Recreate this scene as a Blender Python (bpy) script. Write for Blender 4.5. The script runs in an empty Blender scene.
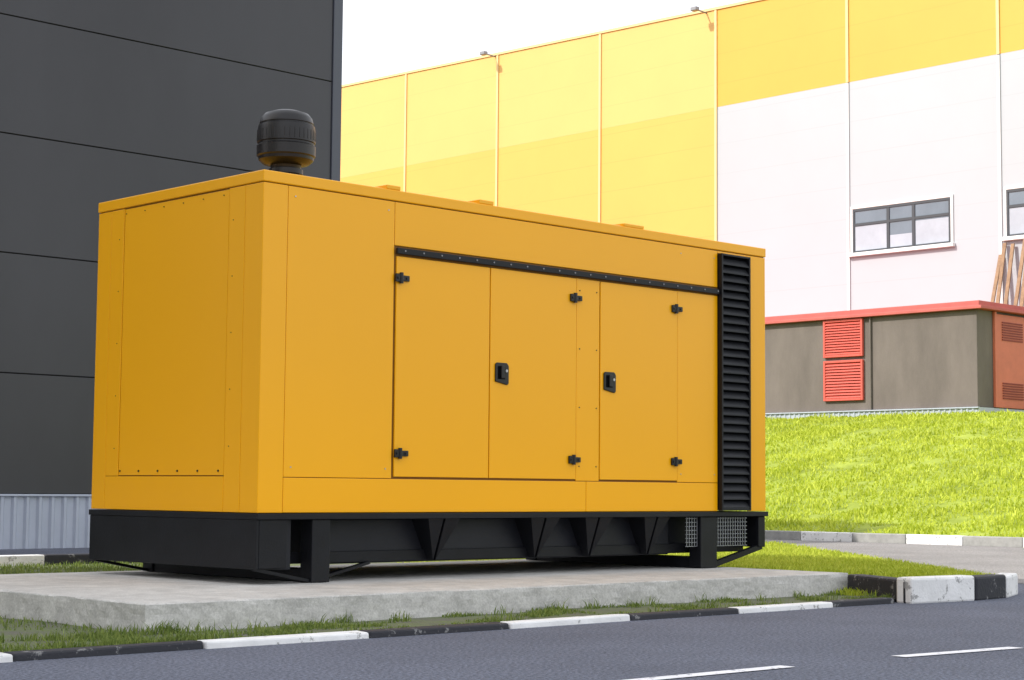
import bpy, math, random
import numpy as np
from mathutils import Vector, Matrix, noise
random.seed(3); np.random.seed(3)
scene=bpy.context.scene
COL=scene.collection

# ---------------------------------------------------------------- materials
def mat(name,col,rough=0.6,metal=0.0,var=0.0,vscale=3.0,bump=0.0,bscale=40.0,spec=0.5,coat=0.0,lines=None,col2=None,stretch=None,bdist=0.01):
    m=bpy.data.materials.new(name); m.use_nodes=True
    nt=m.node_tree; N=nt.nodes; L=nt.links
    b=N['Principled BSDF']
    b.inputs['Roughness'].default_value=rough
    b.inputs['Metallic'].default_value=metal
    b.inputs['Specular IOR Level'].default_value=spec
    if coat: 
        b.inputs['Coat Weight'].default_value=coat; b.inputs['Coat Roughness'].default_value=0.15
    tc=N.new('ShaderNodeTexCoord')
    src=tc.outputs['Object']
    if stretch:
        mp=N.new('ShaderNodeMapping'); mp.inputs['Scale'].default_value=stretch
        L.new(src,mp.inputs['Vector']); src2=mp.outputs['Vector']
    else: src2=src
    out=None
    n=N.new('ShaderNodeTexNoise'); n.inputs['Scale'].default_value=vscale; n.inputs['Detail'].default_value=6; n.inputs['Roughness'].default_value=0.65
    L.new(src2,n.inputs['Vector'])
    r=N.new('ShaderNodeValToRGB')
    r.color_ramp.elements[0].position=0.3; r.color_ramp.elements[1].position=0.7
    c=Vector(col)
    a=c*(1-var)
    d=Vector(col2) if col2 else c*(1+var)
    r.color_ramp.elements[0].color=(*a,1); r.color_ramp.elements[1].color=(*[min(1,x) for x in d],1)
    L.new(n.outputs['Fac'],r.inputs['Fac']); out=r.outputs['Color']
    if lines:
        pitch,w,off,dark=lines
        s=N.new('ShaderNodeSeparateXYZ'); L.new(src,s.inputs[0])
        m1=N.new('ShaderNodeMath'); m1.operation='ADD'; m1.inputs[1].default_value=-off; L.new(s.outputs['Z'],m1.inputs[0])
        m2=N.new('ShaderNodeMath'); m2.operation='MODULO'; m2.inputs[1].default_value=pitch; L.new(m1.outputs[0],m2.inputs[0])
        m3=N.new('ShaderNodeMath'); m3.operation='LESS_THAN'; m3.inputs[1].default_value=w; L.new(m2.outputs[0],m3.inputs[0])
        mx=N.new('ShaderNodeMix'); mx.data_type='RGBA'; L.new(m3.outputs[0],mx.inputs[0]); L.new(out,mx.inputs[6]); mx.inputs[7].default_value=(*(c*dark),1)
        out=mx.outputs[2]
    L.new(out,b.inputs['Base Color'])
    if bump:
        n2=N.new('ShaderNodeTexNoise'); n2.inputs['Scale'].default_value=bscale; n2.inputs['Detail'].default_value=4
        L.new(src2,n2.inputs['Vector'])
        bp=N.new('ShaderNodeBump'); bp.inputs['Strength'].default_value=bump; bp.inputs['Distance'].default_value=bdist
        L.new(n2.outputs['Fac'],bp.inputs['Height']); L.new(bp.outputs['Normal'],b.inputs['Normal'])
    return m

def speckle(m,scale,p0,p1,lo,hi,rough=.8):
    nt=m.node_tree;N=nt.nodes;L=nt.links;b=N['Principled BSDF']
    old=b.inputs['Base Color'].links[0].from_socket
    tc=N.new('ShaderNodeTexCoord'); src=tc.outputs['Object']
    v=N.new('ShaderNodeTexNoise'); v.inputs['Scale'].default_value=scale; v.inputs['Detail'].default_value=3; v.inputs['Roughness'].default_value=rough
    L.new(src,v.inputs['Vector'])
    rr=N.new('ShaderNodeValToRGB'); rr.color_ramp.elements[0].position=p0; rr.color_ramp.elements[1].position=p1
    rr.color_ramp.elements[0].color=(lo,lo,lo,1); rr.color_ramp.elements[1].color=(hi,hi,hi,1)
    L.new(v.outputs['Fac'],rr.inputs['Fac'])
    mx=N.new('ShaderNodeMix'); mx.data_type='RGBA'; mx.blend_type='MULTIPLY'; mx.inputs[0].default_value=1
    L.new(old,mx.inputs[6]); L.new(rr.outputs['Color'],mx.inputs[7]); L.new(mx.outputs[2],b.inputs['Base Color'])
    return m
def asphalt_mat(name,base):
    return speckle(mat(name,base,0.9,0,0.16,0.6,0.7,80,spec=0.25),48,.36,.66,.40,1.6)

YEL=mat('genset_yellow_paint',(.92,.425,.001),.30,0,.018,.5,0,1,spec=.36)
YELD=mat('genset_seam_shadow',(.22,.09,.002),.7)
BLK=mat('black_frame_paint',(.007,.0075,.010),.45,0,.3,4,.1,60,spec=.25)
BLKP=mat('black_plastic',(.008,.008,.009),.38,0,.2,9,.05,80,spec=.4)
TANK=mat('tank_dark_paint',(.011,.012,.017),.45,0,.3,2,.1,30,spec=.3)
GREY=mat('zinc_bolt',(.45,.45,.46),.35,.8)
VOID=mat('louver_void',(.004,.004,.005),.9,spec=.05)
LOUV=mat('louver_paint',(.016,.017,.020),.5,0,.2,6,spec=.25)
DARK=mat('dark_wall_panel',(.033,.033,.038),.34,0,.18,.30,.05,2,spec=.45,stretch=(1,1,.5))
DARKJ=mat('dark_joint',(.008,.008,.009),.7)
TRIM=mat('dark_trim',(.065,.072,.095),.45,0,.06,1)
CORR=mat('corrugated_grey_sheet',(.42,.46,.54),.45,.2,.08,1.5)
CONC=speckle(speckle(mat('concrete_slab',(.56,.55,.52),.9,0,.10,1.6,.5,24,spec=.2),70,.3,.7,.76,1.14),4.5,.35,.6,.84,1.05)
ASPH=asphalt_mat('asphalt',(.125,.137,.175))
ASPH2=asphalt_mat('asphalt_sunlit',(.235,.225,.22))  # lighter asphalt, sunlight put into the colour
GROUND=mat('earth_ground',(.10,.10,.06),.95,0,.25,.3,.3,5)
SOIL=mat('verge_soil',(.17,.165,.135),.95,0,.3,4.0,.9,25,col2=(.12,.16,.05),bdist=.02)
SLOPE=mat('turf_sunlit',(.20,.27,.02),.95,0,.3,1.2,.8,8,col2=(.34,.41,.05))  # turf brightened like the blades, sunlight put into its colour
def wornpaint(name,base,worn,thr):
    m=mat(name,base,.75,0,.1,4,.4,40)
    nt=m.node_tree;N=nt.nodes;L=nt.links;b=N['Principled BSDF']
    old=b.inputs['Base Color'].links[0].from_socket
    tc=N.new('ShaderNodeTexCoord'); n=N.new('ShaderNodeTexNoise'); n.inputs['Scale'].default_value=9; n.inputs['Detail'].default_value=9; n.inputs['Roughness'].default_value=.75
    L.new(tc.outputs['Object'],n.inputs['Vector'])
    r=N.new('ShaderNodeValToRGB'); r.color_ramp.elements[0].position=thr; r.color_ramp.elements[1].position=thr+.04
    L.new(n.outputs['Fac'],r.inputs['Fac'])
    mx=N.new('ShaderNodeMix'); mx.data_type='RGBA'; L.new(r.outputs['Color'],mx.inputs[0]); L.new(old,mx.inputs[6]); mx.inputs[7].default_value=(*worn,1)
    L.new(mx.outputs[2],b.inputs['Base Color']); return m
KW=wornpaint('kerb_white',(.78,.78,.77),(.34,.34,.33),.57)
KB=wornpaint('kerb_black',(.022,.023,.030),(.20,.20,.20),.58)
KC=mat('kerb_concrete',(.30,.30,.29),.9,0,.2,5,.4,40)
MARK=wornpaint('lane_paint',(.80,.80,.82),(.22,.23,.26),.57)
WYL=mat('hall_yellow',(.72,.38,.075),.5,0,.03,.3,lines=(1.15,.03,.1,.90))
WYP=mat('hall_yellow_glare',(.73,.42,.125),.5,0,.03,.3,lines=(1.15,.03,.1,.92))  # glare on the upper panels put into the colour
WYS=mat('hall_yellow_upper',(.67,.345,.045),.5,0,.03,.3,lines=(1.15,.03,.1,.92))
WWH=mat('hall_white',(.415,.43,.465),.5,0,.035,.12,lines=(1.15,.03,.1,.94))
STR=mat('hall_seam_strip',(.72,.52,.24),.5)
STRW=mat('hall_seam_strip_white',(.62,.62,.63),.5)
ANX=mat('annex_stucco',(.145,.123,.112),.9,0,.20,1.0,.5,20,stretch=(1,1,.35))
RED=mat('red_paint',(.58,.095,.07),.5,0,.08,3)
DOORR=mat('red_door_paint',(.56,.15,.085),.5,0,.08,3)
REDD=mat('red_paint_dark',(.22,.03,.02),.6)
ROOFR=mat('roof_red_flashing',(.46,.10,.085),.55,0,.12,2)
WOOD=mat('plank_wood',(.27,.17,.10),.8,0,.25,8)
WIN=mat('window_glass',(.13,.16,.20),.08,0,.2,.5,spec=.8)
WIN2=mat('window_reflection',(.38,.41,.47),.25,0,.1,1)  # whitish reflection in the panes, painted as a flat colour
FRM=mat('window_frame_dark',(.045,.05,.06),.5)
FRW=mat('window_frame_white',(.70,.70,.70),.5)
LAMPM=mat('floodlight_grey',(.25,.25,.27),.4,.3)
GRD=mat('guard_mesh_zinc',(.30,.31,.33),.4,.6)
BLOCKER=mat('shade_blocker_panel',(.62,.61,.58),.7,0,.04,.4,lines=(1.2,.03,0,.7))  # surface of the added, unseen shade blocker
def grassmat(name,c1,c2,trans=.35):
    m=bpy.data.materials.new(name); m.use_nodes=True
    nt=m.node_tree;N=nt.nodes;L=nt.links;b=N['Principled BSDF']
    b.inputs['Roughness'].default_value=.6; b.inputs['Specular IOR Level'].default_value=.2
    g=N.new('ShaderNodeNewGeometry'); tc=N.new('ShaderNodeTexCoord')
    n=N.new('ShaderNodeTexNoise'); n.inputs['Scale'].default_value=.9; n.inputs['Detail'].default_value=4; L.new(tc.outputs['Object'],n.inputs['Vector'])
    ad=N.new('ShaderNodeMath'); ad.operation='ADD'; L.new(g.outputs['Random Per Island'],ad.inputs[0]); L.new(n.outputs['Fac'],ad.inputs[1])
    r=N.new('ShaderNodeValToRGB'); r.color_ramp.elements[0].position=.35; r.color_ramp.elements[1].position=1.0
    mu=N.new('ShaderNodeMath'); mu.operation='MULTIPLY'; mu.inputs[1].default_value=.66; L.new(ad.outputs[0],mu.inputs[0])
    r.color_ramp.elements[0].color=(*c1,1); r.color_ramp.elements[1].color=(*c2,1)
    L.new(mu.outputs[0],r.inputs['Fac']); L.new(r.outputs['Color'],b.inputs['Base Color'])
    t=N.new('ShaderNodeBsdfTranslucent'); L.new(r.outputs['Color'],t.inputs['Color'])
    ms=N.new('ShaderNodeMixShader'); ms.inputs[0].default_value=trans
    o=N['Material Output']; L.new(b.outputs[0],ms.inputs[1]); L.new(t.outputs[0],ms.inputs[2]); L.new(ms.outputs[0],o.inputs['Surface'])
    return m
GR1=grassmat('grass_blades_shade',(.10,.16,.03),(.28,.34,.09))
GR2=grassmat('grass_blades_sunlit',(.32,.40,.02),(.62,.68,.10),.4)  # brighter copy for sunny areas, sunlight put into the blade colour

# ---------------------------------------------------------------- helpers
def empty(name):
    e=bpy.data.objects.new(name,None); COL.objects.link(e); return e
def mesh(name,verts,faces,m,parent=None,smooth=False):
    me=bpy.data.meshes.new(name); me.from_pydata([tuple(v) for v in verts],[],faces)
    me.materials.append(m)
    if smooth: me.polygons.foreach_set('use_smooth',[True]*len(me.polygons))
    me.update()
    o=bpy.data.objects.new(name,me); COL.objects.link(o)
    if parent: o.parent=parent
    return o
def bev(o,w,seg=2):
    b=o.modifiers.new('b','BEVEL'); b.width=w; b.segments=seg; b.limit_method='ANGLE'; b.harden_normals=False
    return o
CF=[(0,3,2,1),(4,5,6,7),(0,1,5,4),(1,2,6,5),(2,3,7,6),(3,0,4,7)]
def bv(x0,x1,y0,y1,z0,z1): return [(x0,y0,z0),(x1,y0,z0),(x1,y1,z0),(x0,y1,z0),(x0,y0,z1),(x1,y0,z1),(x1,y1,z1),(x0,y1,z1)]
def box(name,x0,x1,y0,y1,z0,z1,m,parent=None,b=0):
    o=mesh(name,bv(x0,x1,y0,y1,z0,z1),CF,m,parent)
    if b: bev(o,b)
    return o
def boxes(name,lst,m,parent=None,b=0):
    V=[];F=[]
    for q in lst:
        k=len(V); V+=bv(*q); F+=[tuple(i+k for i in f) for f in CF]
    o=mesh(name,V,F,m,parent)
    if b: bev(o,b,1)
    return o
def lathe(name,prof,cx,cy,m,parent=None,n=48,smooth=True):
    V=[];F=[]
    for r,z in prof:
        for i in range(n):
            a=2*math.pi*i/n; V.append((cx+r*math.cos(a),cy+r*math.sin(a),z))
    for j in range(len(prof)-1):
        for i in range(n):
            F.append((j*n+i,j*n+(i+1)%n,(j+1)*n+(i+1)%n,(j+1)*n+i))
    F.append(tuple(range((len(prof)-1)*n,len(prof)*n)))
    o=mesh(name,V,F,m,parent,smooth)
    e=o.modifiers.new('e','EDGE_SPLIT'); e.split_angle=math.radians(35)
    return o
def cylset(name,lst,m,parent=None,n=14):
    V=[];F=[]
    for p0,p1,r in lst:
        p0=Vector(p0);p1=Vector(p1);d=(p1-p0).normalized()
        a=d.orthogonal().normalized(); b=d.cross(a); k=len(V)
        for p in (p0,p1):
            for i in range(n):
                t=2*math.pi*i/n; V.append(p+a*(r*math.cos(t))+b*(r*math.sin(t)))
        for i in range(n): F.append((k+i,k+(i+1)%n,k+n+(i+1)%n,k+n+i))
        F.append(tuple(k+i for i in reversed(range(n)))); F.append(tuple(k+n+i for i in range(n)))
    return mesh(name,V,F,m,parent)

# ---------------------------------------------------------------- generator
G=empty('diesel_generator')
X0,X1,Y0,Y1=7.71,13.59,10.62,12.89
ZB,ZT=.715,3.21
p=.012
box('body_core',X0+p,X1-p,Y0+p,Y1-p,ZB+.01,ZT-.02,YELD,G)
fr=[(X0,7.935,ZB,3.125),(7.935,8.965,.975,3.125),(7.935,11.13,ZB,.975),(11.13,12.88,ZB,.975),
    (8.965,12.88,2.78,3.125),
    (8.98,9.985,.985,2.705),(9.985,11.0,.985,2.705),(11.0,11.29,.975,2.705),(11.29,12.31,.985,2.705),(12.31,12.88,.975,2.705),
    (13.315,X1,ZB,3.125),(12.88,13.315,3.10,3.125)]
nm=['corner_post','end_panel','sill_panel_1','sill_panel_2','fascia','door_1','door_2','door_post','door_3','service_panel','rear_post','louver_head']
for n_,(a,b,c,d) in zip(nm,fr):
    door=n_.startswith('door_') and n_!='door_post'
    gg=.0055 if door else (.0012 if n_ in('corner_post',) else .0022)
    o=box(n_,a+gg,b-gg,Y0-(.006 if door else 0),Y0+p-.001,c+gg,d-gg,YEL,G,.004)
ls=[(Y0+.002,10.845,ZB,3.125),(10.845,11.05,ZB,3.125),(12.50,12.69,.98,3.125),(12.69,Y1-.002,ZB,3.125),(11.05,12.69,ZB,.98)]
for i,(a,b,c,d) in enumerate(ls):
    box('side_panel_%d'%i,X0,X0+p-.001,a+.0018,b-.0018,c+.0018,d-.0018,YEL,G,.003)
box('side_hatch',X0+.004,X0+p-.0015,11.056,12.494,.987,3.118,YEL,G,.002)
box('back_panel',X0+.02,X1-.02,Y1-p+.001,Y1,ZB+.005,3.12,YEL,G,.003)
box('right_panel',X1-p+.001,X1,Y0+.02,Y1-.02,ZB+.005,3.12,YEL,G,.003)
o=box('roof',X0-.006,X1+.006,Y0-.006,Y1+.006,3.130,3.215,YEL,G,.008)
boxes('roof_lifting_rails',[(8.88,9.02,Y0-.002,Y1,3.2155,3.25),(9.86,10.02,Y0-.002,Y1,3.2155,3.25),(11.60,11.86,Y0-.002,Y1,3.2155,3.245)],YEL,G,.005)
box('door_gutter',8.972,12.872,Y0-.03,Y0-.007,2.716,2.764,BLK,G,.004)
bl=[]
x=9.05
while x<12.85:
    bl.append(((x,Y0-.029,2.742),(x,Y0-.035,2.742),.007)); x+=.19
cylset('gutter_bolts',bl,LAMPM,G,8)
box('louver_recess',12.895,13.30,Y0-.003,Y0+p+.002,.73,3.09,VOID,G)
V=[];F=[]
ns=30
for i in range(ns):
    z=.745+i*(2.33/ns); k=len(V); h=.052
    pr=[(Y0-.005,z+h+.0),(Y0-.045,z),(Y0-.045,z+.010),(Y0-.005,z+h+.010)]
    for xx in (12.905,13.29):
        for (yy,zz) in pr: V.append((xx,yy,zz))
    F+=[(k,k+1,k+5,k+4),(k+1,k+2,k+6,k+5),(k+2,k+3,k+7,k+6),(k+3,k,k+4,k+7),(k,k+3,k+2,k+1),(k+4,k+5,k+6,k+7)]
mesh('louver_slats',V,F,LOUV,G)
boxes('louver_frame',[(12.885,12.905,Y0-.05,Y0-.001,.722,3.10),(13.29,13.31,Y0-.05,Y0-.001,.722,3.10),(12.906,13.289,Y0-.049,Y0-.001,3.08,3.099),(12.906,13.289,Y0-.049,Y0-.001,.723,.744)],BLK,G,.003)
HB=[];HC=[]
for (hx,hz) in [(9.02,2.53),(9.03,1.17),(10.965,2.53),(10.955,1.155),(12.275,2.535),(12.27,1.16)]:
    HB+= [(hx-.055,hx-.012,Y0-.028,Y0-.0065,hz-.032,hz+.032),(hx+.012,hx+.085,Y0-.026,Y0-.0065,hz-.022,hz+.022)]
    HC.append(((hx,Y0-.024,hz-.042),(hx,Y0-.024,hz+.042),.016))
    HC.append(((hx-.034,Y0-.026,hz),(hx-.034,Y0-.036,hz),.010)); HC.append(((hx+.055,Y0-.024,hz),(hx+.055,Y0-.034,hz),.009))
boxes('door_hinge_leaves',HB,BLKP,G,.004); cylset('door_hinge_pins',HC,BLKP,G)
for i,(hx,hz) in enumerate([(10.115,1.845),(11.405,1.835)]):
    Vh=[(hx-.075,hz-.07),(hx+.06,hz-.095),(hx+.075,hz-.08),(hx+.075,hz+.06),(hx+.055,hz+.085),(hx-.06,hz+.085),(hx-.075,hz+.07)]
    n=len(Vh); Vv=[(a,Y0-.020,b) for a,b in Vh]+[(a,Y0-.0065,b) for a,b in Vh]
    Ff=[tuple(range(n)),tuple(reversed(range(n,2*n)))]+[(j,j+n,(j+1)%n+n,(j+1)%n) for j in range(n)]
    bev(mesh('door_handle_plate_%d'%i,Vv,Ff,BLKP,G),.005)
    box('door_handle_cup_%d'%i,hx-.052,hx+.03,Y0-.0215,Y0-.0195,hz-.05,hz+.055,VOID,G)
    box('door_handle_lever_%d'%i,hx-.025,hx+.012,Y0-.040,Y0-.021,hz-.045,hz+.06,BLKP,G,.006)
    cylset('door_handle_lock_%d'%i,[((hx+.045,Y0-.0195,hz+.02),(hx+.045,Y0-.027,hz+.02),.012)],GREY,G)
R=[]
for yy in np.arange(11.12,12.5,.27): R.append(((X0+.0045,yy,1.02),(X0-.003,yy,1.02),.008)); R.append(((X0+.0045,yy,3.08),(X0-.003,yy,3.08),.004))
for zz in np.arange(1.2,3.0,.42): 
    R.append(((X0+.0005,10.99,zz),(X0-.004,10.99,zz),.004)); R.append(((X0+.0005,12.56,zz),(X0-.004,12.56,zz),.004)) 
for zz in np.arange(1.1,2.7,.5): R.append(((11.04,Y0+.0005,zz),(11.04,Y0-.004,zz),.006)); R.append(((11.25,Y0+.0005,zz),(11.25,Y0-.004,zz),.006))
cylset('rivets',R,BLKP,G,8)
cylset('panel_screws',[((xx,Y0+.0005,zz),(xx,Y0-.004,zz),.006) for xx in (8.0,8.9,12.36,12.83) for zz in (1.05,3.05)],GREY,G,8)
s=.80
lathe('exhaust_stack',[(r*s,z) for r,z in [(.145,3.214),(.145,3.46),(.175,3.46),(.175,3.50),(.15,3.50),(.16,3.53),(.235,3.545),(.28,3.575),(.285,3.60),(.30,3.61),(.302,3.69),(.288,3.70),(.288,3.715),(.300,3.72),(.298,3.82),(.288,3.86),(.272,3.865),(.272,3.875),(.278,3.88),(.262,3.925),(.225,3.96),(.13,3.985),(.001,3.99)]],8.80,11.82,BLKP,G,48)
rb=[]
for i in range(36):
    a=2*math.pi*i/36; c,s_=math.cos(a),math.sin(a)
    rb.append(((8.80+.299*s*c,11.82+.299*s*s_,3.735),(8.80+.296*s*c,11.82+.296*s*s_,3.815),.004))
cylset('exhaust_cap_ribs',rb,BLKP,G,6)
lathe('exhaust_flange',[(.17,3.2155),(.17,3.235),(.117,3.236)],8.80,11.82,BLK,G,32)
box('base_top_rail',X0-.012,X1+.016,Y0-.018,Y1+.014,.668,.712,BLK,G,.004)
box('base_end_panel',X0-.006,X0+.02,Y0,Y1,.31,.6675,BLK,G,.004)
boxes('base_corner_panel',[(X0+.0205,8.06,Y0+.06,Y0+.09,.30,.6675)],TANK,G,.003)
box('base_corner_cover',X0+.0201,7.98,Y0-.002,Y0+.03,.315,.6673,BLK,G,.004)
box('base_tank',8.40,12.45,Y0+.22,Y1-.2,.325,.6674,TANK,G,.012)
boxes('base_long_rail',[(8.07,13.5,Y0+.20,Y0+.218,.335,.42)],BLK,G,.003)
V=[];F=[]
for gx in (9.53,10.66,11.31,12.06):
    for s in (-1,1):
        k=len(V)
        pts=[(gx+s*.17,.667),(gx+s*.012,.667),(gx+s*.012,.335)]
        yf=Y0+.012
        for yy in (yf,yf+.2):
            for (a,b) in pts: V.append((a,yy if b>.5 else yy+.12,b))
        F+=[(k,k+1,k+2),(k+3,k+5,k+4),(k,k+3,k+4,k+1),(k+1,k+4,k+5,k+2),(k+2,k+5,k+3,k)]
mesh('base_gussets',V,F,BLK,G)
for i,(a,b) in enumerate([(8.21,8.38),(12.64,12.87)]):
    box('skid_post_%d'%i,a,b,Y0,Y0+.14,.204,.6672,BLK,G,.006)
    box('skid_post_back_%d'%i,a,b,Y1-.14,Y1,.204,.6672,BLK,G,.006)
    box('skid_beam_%d'%i,a+.02,b-.02,Y0+.141,Y1-.141,.204,.30,BLK,G,.004)
def strut(x0,z0,x1,z1,y,n,w=.05,t=.022):
    V=[(x0,y,z0),(x1,y,z1),(x1,y+w,z1),(x0,y+w,z0),(x0,y,z0+t),(x1,y,z1+t),(x1,y+w,z1+t),(x0,y+w,z0+t)]
    mesh(n,V,CF,BLK,G)
strut(7.72,.30,8.215,.205,Y0+.02,'skid_strut_1'); strut(12.865,.205,13.56,.36,Y0+.02,'skid_strut_2',.05,.05)
strut(7.72,.30,8.215,.205,Y1-.08,'skid_strut_3'); strut(12.865,.205,13.56,.36,Y1-.08,'skid_strut_4',.05,.05)
strut(8.385,.205,8.9,.32,Y0+.16,'skid_strut_5')
box('base_right_rail',13.49,X1,Y0+.01,Y1-.01,.38,.6671,BLK,G,.005)
gm=[]
for xx in np.arange(12.92,13.34,.036): gm.append((xx-.003,xx+.003,Y0+.03,Y0+.036,.40,.660))
for zz in np.arange(.40,.66,.036): gm.append((12.90,13.35,Y0+.0365,Y0+.0425,zz-.003,zz+.003))
for xx in np.arange(12.48,12.63,.036): gm.append((xx-.003,xx+.003,Y0+.03,Y0+.036,.40,.660))
for zz in np.arange(.40,.66,.036): gm.append((12.47,12.635,Y0+.0365,Y0+.0425,zz-.003,zz+.003))
boxes('fan_guard_mesh',gm,GRD,G)
box('base_right_back',12.46,13.48,Y0+.3,Y1-.2,.40,.6670,TANK,G)

# ---------------------------------------------------------------- concrete slab
def slab():
    nx,ny=220,100
    xs=np.linspace(5.99,13.12,nx+1); ys=np.linspace(9.36,13.1,ny+1)
    V=[];F=[]
    for j,y in enumerate(ys):
        for i,x in enumerate(xs):
            V.append((x,y,.2+.002*noise.noise(Vector((x*2,y*2,3)))))
    def id(i,j): return j*(nx+1)+i
    for j in range(ny):
        for i in range(nx): F.append((id(i,j),id(i+1,j),id(i+1,j+1),id(i,j+1)))
    border=[id(i,0) for i in range(nx+1)]+[id(nx,j) for j in range(1,ny+1)]+[id(i,ny) for i in range(nx-1,-1,-1)]+[id(0,j) for j in range(ny-1,0,-1)]
    def outn(v): 
        return (-1 if v[0]<6.0 else (1 if v[0]>13.11 else 0)),(-1 if v[1]<9.37 else (1 if v[1]>13.09 else 0))
    rows=[]
    for li,z in enumerate((.19,.165,.13,.09,.05,.0,-.03)):
        row=[]
        for b in border:
            v=V[b]; a,c=outn(v)
            d=.006*noise.noise(Vector((v[0]*4,v[1]*4,z*14)))+.005*noise.noise(Vector((v[0]*13,v[1]*13,z*30)))+.010*(li/6)+.005
            row.append(len(V)); V.append((v[0]+a*d,v[1]+c*d,z))
        rows.append(row)
    for b in border:
        x,y,z=V[b]; q=noise.noise(Vector((x*5,y*5,9))); V[b]=(x,y,z-.003-max(0,q-.2)*.05)
    n=len(border); prev=border
    for row in rows:
        for q in range(n): F.append((prev[q],row[q],row[(q+1)%n],prev[(q+1)%n]))
        prev=row
    mesh('concrete_slab',V,F,CONC)
slab()

# ---------------------------------------------------------------- ground, road
mesh('ground',[(-700,-700,-.012),(700,-700,-.012),(700,700,-.012),(-700,700,-.012)],[(0,1,2,3)],GROUND)
mesh('asphalt_road',[(-60,-80,-.0),(27.15,-80,0),(27.15,90,0),(-60,90,0)],[(0,1,2,3)],ASPH)
mesh('side_road',[(16.2,9.2,.004),(19.5,8.2,.004),(27.14,4.0,.004),(27.14,88,.004),(18.7,88,.004),(18.7,17,.004)],[(0,1,2,3,4,5)],ASPH2)  # paler sheet over the asphalt, with sunlight painted in
def marking(x0,x1,ya,yb,w=.10):
    return [(x0,ya-w/2,.0045),(x1,yb-w/2,.0045),(x1,yb+w/2,.0045),(x0,ya+w/2,.0045)]
V=[];F=[]
for q in [(6.33,7.55,5.80,5.76),(8.47,9.52,5.71,5.60),(4.2,5.4,5.84,5.84),(2.1,3.3,5.86,5.86),(10.6,11.8,5.5,5.3),(-.1,1.1,5.86,5.86)]:
    k=len(V); V+=marking(*q); F.append((k,k+1,k+2,k+3))
mesh('lane_marking',V,F,MARK)

def xr(y): return 14.50+(y-8.6)*(8.5/9.6)
def isz(x,y):
    s=min(1,max(0,(x-12.9)/1.0)); s2=min(1,max(0,(y-13.0)/1.5))
    return .022+.11*s+.07*s2*(1-s)+.012*noise.noise(Vector((x*1.3,y*1.3,0)))
V=[];F=[];nx,ny=150,50
for j in range(ny+1):
    y=8.56+(16.5-8.56)*j/ny
    for i in range(nx+1):
        x=-20+(xr(y)-(-20))*i/nx
        V.append((x,y,isz(x,y)))
for j in range(ny):
    for i in range(nx): a=j*(nx+1)+i; F.append((a,a+1,a+nx+2,a+nx+1))
mesh('grass_verge',V,F,SOIL,smooth=True)

KE=empty('road_kerb')
bounds=[4.64+1.175*k for k in range(-20,7)]
def stone(name,x0,x1,m,h):
    a=random.uniform(-.012,.012); c=random.uniform(-.012,.012)
    V=[(x0,8.465+a,-.01),(x1,8.465+c,-.01),(x1,8.59+c,-.01),(x0,8.59+a,-.01),(x0,8.47+a,h+random.uniform(-.006,.004)),(x1,8.47+c,h+random.uniform(-.006,.004)),(x1,8.59+c,h),(x0,8.59+a,h)]
    bev(mesh(name,V,CF,m,KE),.012)
for i in range(len(bounds)-1):
    k=i-20
    stone('kerb_stone_%d'%i,bounds[i]+.005,bounds[i+1]-.005,KB if k%2==0 else KW,.042)
stone('kerb_stone_end',11.695,12.52,KB,.045)
KE2=empty('road_kerb')
xb=9.36
for k in range(-20,10):
    a=xb+k*1.15; b=a+1.15
    if b>21.3: break
    box('kerb_stone_%d'%k,a+.004,b-.004,16.5,16.65,-.01,.20,KW if k%2 else KB,KE2,.012)
def kpoly(name,parent,p0,p1,h,m,w=.17):
    p0=Vector((p0[0],p0[1],0));p1=Vector((p1[0],p1[1],0)); d=(p1-p0).normalized(); n=Vector((-d.y,d.x,0))*w
    a=p0+d*.005;b=p1-d*.005
    V=[(*a.xy,-.01),(*b.xy,-.01),(*(b+n).xy,-.01),(*(a+n).xy,-.01),(*a.xy,h),(*b.xy,h),(*(b+n).xy,h),(*(a+n).xy,h)]
    bev(mesh(name,V,CF,m,parent),.022)
KE3=empty('corner_kerb')
kpoly('stone_a',KE3,(13.06,9.33),(12.60,8.42),.19,KB)
kpoly('stone_b',KE3,(12.60,8.36),(13.42,8.27),.21,KW)
kpoly('stone_c',KE3,(13.43,8.27),(14.02,8.33),.20,KB)
kpoly('stone_d',KE3,(14.03,8.33),(14.58,8.55),.19,KW)
pa=Vector((14.58,8.56)); pb=Vector((21.5,16.5)); L_=(pb-pa).length; n=int(L_/1.1)
for i in range(n):
    a=pa.lerp(pb,i/n); b=pa.lerp(pb,(i+1)/n); kpoly('stone_e%d'%i,KE3,a,b,.12,KC,.14)
KE4=empty('far_kerb')
y=-30.;i=0
while y<60:
    box('kerb_stone_%d'%i,27.16,27.34,y+.006,y+1.14,-.01,.17,KW if i%2 else KC,KE4,.015); y+=1.146; i+=1

# ---------------------------------------------------------------- embankment
def embz(x,y):
    t=min(1,max(0,(x-27.35)/(43.3-27.35))); s=t*t*(3-2*t)*.35+t*.65
    amp=min(1,t*6)*min(1,(1-t)*6+.1)
    return .14+s*2.93+amp*(.12*noise.noise(Vector((x*.35,y*.35,0)))+.07*noise.noise(Vector((x*1.1,y*1.1,4))))
V=[];F=[]
xs=np.linspace(27.34,43.6,60); ys=np.linspace(-60,100,400)
for x in xs:
    for y in ys: V.append((x,y,embz(x,y)))
ny=len(ys)
for i in range(len(xs)-1):
    for j in range(ny-1): a=i*ny+j; F.append((a,a+ny,a+ny+1,a+1))
k=len(V)
V+=[(43.6,-60,3.06),(120,-60,3.06),(120,100,3.06),(43.6,100,3.06)]; F.append((k,k+1,k+2,k+3))
mesh('grass_embankment',V,F,SLOPE,smooth=True)

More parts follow.
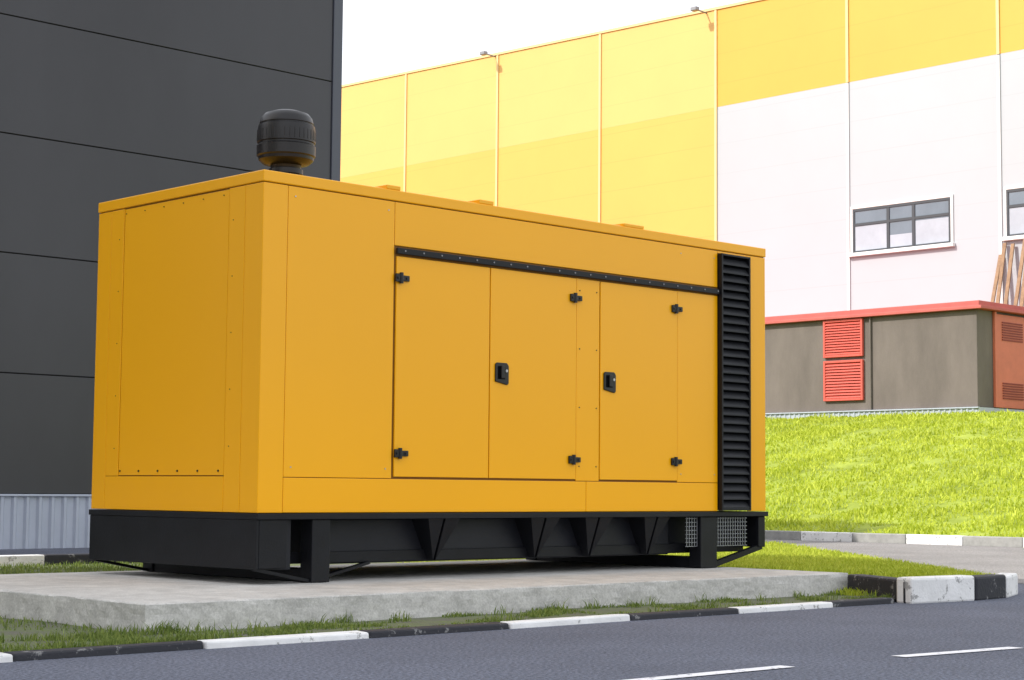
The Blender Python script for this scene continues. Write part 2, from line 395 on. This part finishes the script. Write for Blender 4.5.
# ---------------------------------------------------------------- grass
def blades(name,pts,hmin,hmax,wid,m,lean=.5,hs=None):
    n=len(pts); P=np.array(pts)
    ang=np.random.uniform(0,2*np.pi,n); h=np.random.uniform(hmin,hmax,n)
    if hs is not None: h=h*np.array(hs)
    w=np.random.uniform(.6,1.3,n)*wid
    dx_=np.cos(ang)*w/2; dy_=np.sin(ang)*w/2
    la=np.random.uniform(0,2*np.pi,n); ll=np.random.uniform(0,lean,n)*h
    Vv=np.zeros((n,5,3))
    Vv[:,0]=P+np.stack([dx_,dy_,-.01*np.ones(n)],1); Vv[:,1]=P-np.stack([dx_,dy_,.01*np.ones(n)],1)
    mid=P+np.stack([np.cos(la)*ll*.35,np.sin(la)*ll*.35,h*.6],1)
    Vv[:,2]=mid-np.stack([dx_,dy_,0*h],1)*.8; Vv[:,3]=mid+np.stack([dx_,dy_,0*h],1)*.8
    Vv[:,4]=P+np.stack([np.cos(la)*ll,np.sin(la)*ll,h],1)
    V=Vv.reshape(-1,3)
    me=bpy.data.meshes.new(name)
    F=[]
    for i in range(n):
        k=5*i; F.append((k,k+1,k+2,k+3)); F.append((k+3,k+2,k+4))
    me.from_pydata(V.tolist(),[],F); me.materials.append(m); me.update()
    o=bpy.data.objects.new(name,me); COL.objects.link(o); return o
pts=[];hs=[]
def onslab(x,y): return 5.95<x<13.15 and 9.32<y<13.12
for _ in range(30000):
    x=random.uniform(3.0,13.3); y=random.uniform(8.60,9.33)
    d=noise.noise(Vector((x*1.9,y*2.5,5)))+.45*noise.noise(Vector((x*6,y*6,1)))
    edge=min(abs(y-9.33),abs(y-8.62))
    thr=(.24 if x>6.2 else .04)-(.16 if edge<.09 else 0)
    if d<thr: continue
    pts.append((x,y,isz(x,y))); hs.append(min(1.0,.35+1.6*(d-thr)))
for _ in range(16000):
    x=random.uniform(1.5,5.95); y=random.uniform(8.65,13.5)
    d=noise.noise(Vector((x*1.6,y*1.6,2)))+.3*noise.noise(Vector((x*6,y*6,8)))
    if d<-.02: continue
    pts.append((x,y,isz(x,y))); hs.append(min(1.0,.5+1.2*d))
for _ in range(14000):
    x=random.uniform(5,10.5); y=random.uniform(13.12,16.48)
    pts.append((x,y,isz(x,y))); hs.append(1.0)
for _ in range(70):
    cx=random.choice([random.uniform(4,6),random.uniform(5,12.6)]); cy=random.choice([random.uniform(9.2,9.32),random.uniform(8.62,8.75),random.uniform(8.7,9.3)])
    for _ in range(random.randint(15,50)):
        x=random.gauss(cx,.05); y=min(9.34,max(8.6,random.gauss(cy,.03))); pts.append((x,y,isz(x,y))); hs.append(random.uniform(1.0,1.8))
blades('grass',pts,.012,.055,.008,GR1,1.0,hs)
pts=[]
for _ in range(45000):
    y=random.uniform(8.5,16.45); x=random.uniform(12.8,xr(y)-.15)
    if onslab(x,y) or x<12.75+(9.3-y)*.1: continue
    pts.append((x,y,isz(x,y)))
blades('grass',pts,.02,.07,.012,GR2,.9)
pts=[];hs=[]
for _ in range(95000):
    y=random.uniform(12,42); x=random.uniform(27.4,43.5)
    d=noise.noise(Vector((x*.9,y*.9,7)))+.5*noise.noise(Vector((x*2.7,y*2.7,3)))
    if d<-.5: continue
    pts.append((x,y,embz(x,y))); hs.append(.6+.8*max(0,d+.3))
blades('grass',pts,.03,.13,.035,GR2,1.2,hs)

# ---------------------------------------------------------------- dark building
D=empty('dark_warehouse')
YD=23.4
DX0,DX1,DH=-3.0,18.5,9.35
box('wall_core',DX0,DX1-.02,YD+.03,60,0,DH-.05,DARKJ,D)
z=.775; zs=[]
while z<DH:
    zs.append((z,min(z+1.72,DH))); z+=1.72
for i,(a,b) in enumerate(zs):
    box('wall_panel_%d'%i,DX0,18.335,YD,YD+.029,a+.008,b-.008,DARK,D,.006)
    box('side_wall_panel_%d'%i,DX1-.019,DX1+.01,YD+.25,60,a+.008,b-.008,DARK,D)
boxes('corner_trim',[(18.342,DX1+.03,YD-.03,YD+.028,.78,DH+.03)],TRIM,D,.006)
boxes('corner_trim_side',[(DX1+.0005,DX1+.031,YD+.0285,YD+.24,.78,DH+.03)],TRIM,D,.004)
box('roof_cap',DX0-.03,DX1+.05,YD-.05,60,DH+.031,DH+.12,TRIM,D)
V=[];F=[]
x=DX0
prof=[]
while x<18.4:
    prof+= [(x,0),(x+.10,0),(x+.13,.035),(x+.17,.035)]; x+=.20
for (a,b) in prof: V.append((a,YD-.01-b,0.0)); V.append((a,YD-.01-b,.745))
for i in range(len(prof)-1): F.append((2*i,2*i+2,2*i+3,2*i+1))
mesh('corrugated_plinth',V,F,CORR,D)
box('plinth_flashing',DX0,18.5,YD-.07,YD+.0,.746,.777,CORR,D,.004)

# ---------------------------------------------------------------- yellow hall
H=empty('yellow_hall')
XW=52.0
def top(y): return 19.03+(y-40.6)*.0252
def wall(name,y0,y1,z0,z1,m,x=XW,th=.2):
    za=z1 if z1 else top(y0); zb=z1 if z1 else top(y1)
    V=[(x,y0,z0),(x+th,y0,z0),(x+th,y1,z0),(x,y1,z0),(x,y0,za),(x+th,y0,za),(x+th,y1,zb),(x,y1,zb)]
    mesh(name,V,CF,m,H)
YS=42.93
wall('wall_yellow',YS,90,3.0,15.34,WYL)
wall('wall_white',6,YS-.002,3.0,15.34,WWH)
wall('wall_upper_glare',YS,90,15.343,None,WYP)
wall('wall_upper_yellow',6,YS-.002,15.343,None,WYS)
V=[(XW+.21,6,3),(110,6,3),(110,90,3),(XW+.21,90,3),(XW+.21,6,top(6)-.3),(110,6,top(6)-.3),(110,90,top(90)-.3),(XW+.21,90,top(90)-.3)]
mesh('hall_volume',V,CF,WWH,H)
V=[(XW-.05,6,top(6)+.003),(XW+.3,6,top(6)+.003),(XW+.3,90,top(90)+.003),(XW-.05,90,top(90)+.003)]
V+=[(a,b,c+.10) for a,b,c in V]
mesh('parapet_cap',V,CF,STR,H)
sy=[];sw=[]
for k in range(-6,8):
    y=YS+6.0*k
    if y<7: continue
    wid=.055
    (sy if k>=0 else sw).append((XW-.05,XW-.002,y-wid,y+wid,3.1,(top(y)-.02) if k>=0 else 15.3))
    if k<0: sy.append((XW-.05,XW-.002,y-wid,y+wid,15.33,top(y)-.02))
boxes('seam_strips_yellow',sy,STR,H); boxes('seam_strips_white',sw,STRW,H)
def window(y0,y1,z0,z1,i):
    boxes('window_surround_%d'%i,[(XW-.05,XW-.003,y0-.1,y1+.1,z1+.001,z1+.1),(XW-.05,XW-.003,y0-.1,y0,z0,z1),(XW-.05,XW-.003,y1,y1+.1,z0,z1),(XW-.16,XW-.003,y0-.15,y1+.15,z0-.13,z0-.001)],FRW,H,.01)
    box('window_glass_%d'%i,XW-.012,XW-.004,y0,y1,z0,z1,WIN,H)
    w=y1-y0
    f=[(XW-.04,XW-.013,y0,y1,z1-.09,z1),(XW-.04,XW-.013,y0,y1,z0,z0+.07),(XW-.04,XW-.013,y0,y0+.08,z0+.071,z1-.091),(XW-.04,XW-.013,y1-.08,y1,z0+.071,z1-.091)]
    zm=z0+(z1-z0)*.64
    f.append((XW-.038,XW-.0135,y0+.081,y1-.081,zm-.05,zm+.05))
    for t in (.37,.63): 
        f.append((XW-.042,XW-.0135,y0+w*t-.06,y0+w*t+.06,z0+.0712,z1-.0912))
    boxes('window_frame_%d'%i,f,FRM,H,.006)
    boxes('window_reflections_%d'%i,[(XW-.0128,XW-.0122,y0+.09,y0+w*.37-.07,z0+.08,zm-.1),(XW-.0128,XW-.0122,y0+w*.37+.07,y0+w*.63-.07,z0+.08,z0+.5),(XW-.0128,XW-.0122,y0+w*.63+.07,y1-.09,z0+.08,zm-.06)],WIN2,H)  # pale patches standing for reflections in the glass
window(32.80,36.74,9.23,10.78,0); window(26.75,30.70,9.23,10.78,1); window(20.8,24.7,9.23,10.78,2)
for i,y in enumerate((55.1,43.4)):
    z=top(y)
    cylset('floodlight_arm_%d'%i,[((XW+.1,y,z-.05),(XW-.6,y,z-.02),.03)],LAMPM,H)
    bev(mesh('floodlight_head_%d'%i,bv(XW-.80,XW-.57,y-.14,y+.14,z-.10,z+.06),CF,LAMPM,H),.03)
cylset('aviation_marker_mast',[((XW+2,y,top(y)-.1),(XW+2,y,top(y)+.75),.04) for y in (62.5,62.0)],RED,H,8)

# ---------------------------------------------------------------- annex
A=empty('utility_annex')
AX,AY,AZ0,AZ1=43.8,26.85,3.28,6.0
box('annex_walls',AX,51.8,AY,60,AZ0,AZ1,ANX,A,.02)
V=[];F=[];prof=[]
y=AY
while y<60: prof+=[(y,0),(y+.09,0),(y+.11,.03),(y+.15,.03)]; y+=.18
for (b,a) in prof: V.append((AX-.03-a,b,3.02)); V.append((AX-.03-a,b,3.25))
for i in range(len(prof)-1): F.append((2*i+1,2*i+3,2*i+2,2*i))
mesh('annex_plinth_sheet',V,F,CORR,A)
box('annex_plinth_core',AX-.02,51.7,AY-.03,60,3.0,3.279,CORR,A)
box('annex_plinth_cap',AX-.09,AX+.0-.003,AY-.06,60,3.251,3.285,CORR,A)
box('annex_roof',AX-.18,51.9,AY-.25,60,AZ1+.002,AZ1+.09,ROOFR,A,.01)
box('annex_roof_upper',AX-.05,51.9,AY-.1,60,AZ1+.092,AZ1+.24,ROOFR,A,.01)
def redlouver(z0,z1,i):
    y0,y1=30.6,32.0
    boxes('red_vent_frame_%d'%i,[(AX-.10,AX-.002,y0,y0+.07,z0,z1),(AX-.10,AX-.002,y1-.07,y1,z0,z1),(AX-.10,AX-.002,y0+.071,y1-.071,z1-.07,z1),(AX-.10,AX-.002,y0+.071,y1-.071,z0,z0+.07)],RED,A,.008)
    box('red_vent_back_%d'%i,AX-.02,AX-.003,y0+.07,y1-.07,z0+.07,z1-.07,REDD,A)
    V=[];F=[];n=12
    for j in range(n):
        z=z0+.08+j*(z1-z0-.16)/n; k=len(V); h=(z1-z0-.16)/n*.85
        for yy in (y0+.071,y1-.071): V+=[(AX-.09,yy,z),(AX-.03,yy,z+h),(AX-.03,yy,z+h+.015),(AX-.09,yy,z+.015)]
        F+=[(k,k+1,k+5,k+4),(k+1,k+2,k+6,k+5),(k+2,k+3,k+7,k+6),(k+3,k,k+4,k+7),(k,k+3,k+2,k+1),(k+4,k+5,k+6,k+7)]
    mesh('red_vent_slats_%d'%i,V,F,RED,A)
redlouver(4.87,5.98,0); redlouver(3.58,4.77,1)
box('annex_door',44.70,46.35,AY-.06,AY-.002,3.30,5.93,DOORR,A,.01)
boxes('annex_door_frame',[(44.60,44.698,AY-.09,AY-.002,3.3,5.99),(46.352,46.45,AY-.09,AY-.002,3.3,5.99)],DOORR,A,.01)
sl=[]
for zz in np.arange(3.55,4.0,.07): sl.append((45.0,46.1,AY-.085,AY-.062,zz,zz+.035))
for zz in np.arange(5.2,5.7,.07): sl.append((45.0,46.1,AY-.085,AY-.062,zz,zz+.035))
boxes('annex_door_vents',sl,REDD,A)
cylset('annex_drain_pipe',[((AX-.05,30.35,3.3),(AX-.05,30.35,5.98),.03)],ANX,A)
PL=empty('timber_planks')
for i in range(9):
    yb=30.95-i*.30+random.uniform(-.05,.05); yt=yb-.06+random.uniform(-.12,.08); zt=9.0+random.uniform(-.15,.25)-(.5 if i==0 else 0); w=.12
    xa,xb=51.2,51.85
    V=[(xa,yb,6.26),(xa+.05,yb,6.26),(xa+.05,yb+w,6.26),(xa,yb+w,6.26),(xb,yt,zt),(xb+.05,yt,zt),(xb+.05,yt+w,zt),(xb,yt+w,zt)]
    mesh('plank_%d'%i,V,CF,WOOD,PL)

# unseen block added off to the left, sized to shade the yard
N2=empty('shade_blocker')
box('shade_blocker_walls',-32,-10,6,23.6,0,24,BLOCKER,N2)
box('shade_blocker_cap',-32.1,-9.9,5.9,23.7,24.01,24.2,TRIM,N2)
boxes('shade_blocker_gate',[(-9.99,-9.93,9,13,.01,4.5),(-9.99,-9.93,16,20,.01,4.5)],CORR,N2,.02)

# ---------------------------------------------------------------- light
w=bpy.data.worlds.new('World'); scene.world=w; w.use_nodes=True
nt=w.node_tree; N=nt.nodes; L=nt.links
bg=N['Background']
sd=Vector((1,-.4,-.9)).normalized()
sky=N.new('ShaderNodeTexSky'); sky.sky_type='NISHITA'; sky.sun_disc=False
sky.sun_elevation=math.asin(-sd.z); sky.sun_rotation=math.atan2(-sd.x,-sd.y); sky.dust_density=3.0
mx=N.new('ShaderNodeMix'); mx.data_type='RGBA'; mx.inputs[0].default_value=.65
L.new(sky.outputs[0],mx.inputs[6]); mx.inputs[7].default_value=(12.6,12.7,13.2,1)
L.new(mx.outputs[2],bg.inputs['Color']); bg.inputs['Strength'].default_value=.15
sl=bpy.data.lights.new('sun','SUN'); sl.energy=5.0; sl.angle=math.radians(.53); sl.color=(1,.95,.86)
so=bpy.data.objects.new('sun',sl); COL.objects.link(so); so.rotation_euler=sd.to_track_quat('-Z','Y').to_euler(); so.location=(0,0,50)

# ---------------------------------------------------------------- camera
dx=Vector((1872,165,1800)).normalized()
dy=Vector((-1742,135,1800)); dy=(dy-dx*dy.dot(dx)).normalized()
up=dx.cross(dy)
if up.y>0: up=-up
right=Vector((dx.x,dy.x,up.x)); down=Vector((dx.y,dy.y,up.y)); fwd=Vector((dx.z,dy.z,up.z))
cam=bpy.data.cameras.new('camera'); co=bpy.data.objects.new('camera',cam); COL.objects.link(co)
M=Matrix((right,-down,-fwd)).transposed().to_4x4(); M.translation=Vector((0,0,.9))
co.matrix_world=M
cam.sensor_width=36; cam.lens=36*1800/1024; cam.clip_end=3000; cam.clip_start=.05
scene.camera=co
scene.view_settings.view_transform='Standard'; scene.view_settings.look='None'; scene.view_settings.exposure=0
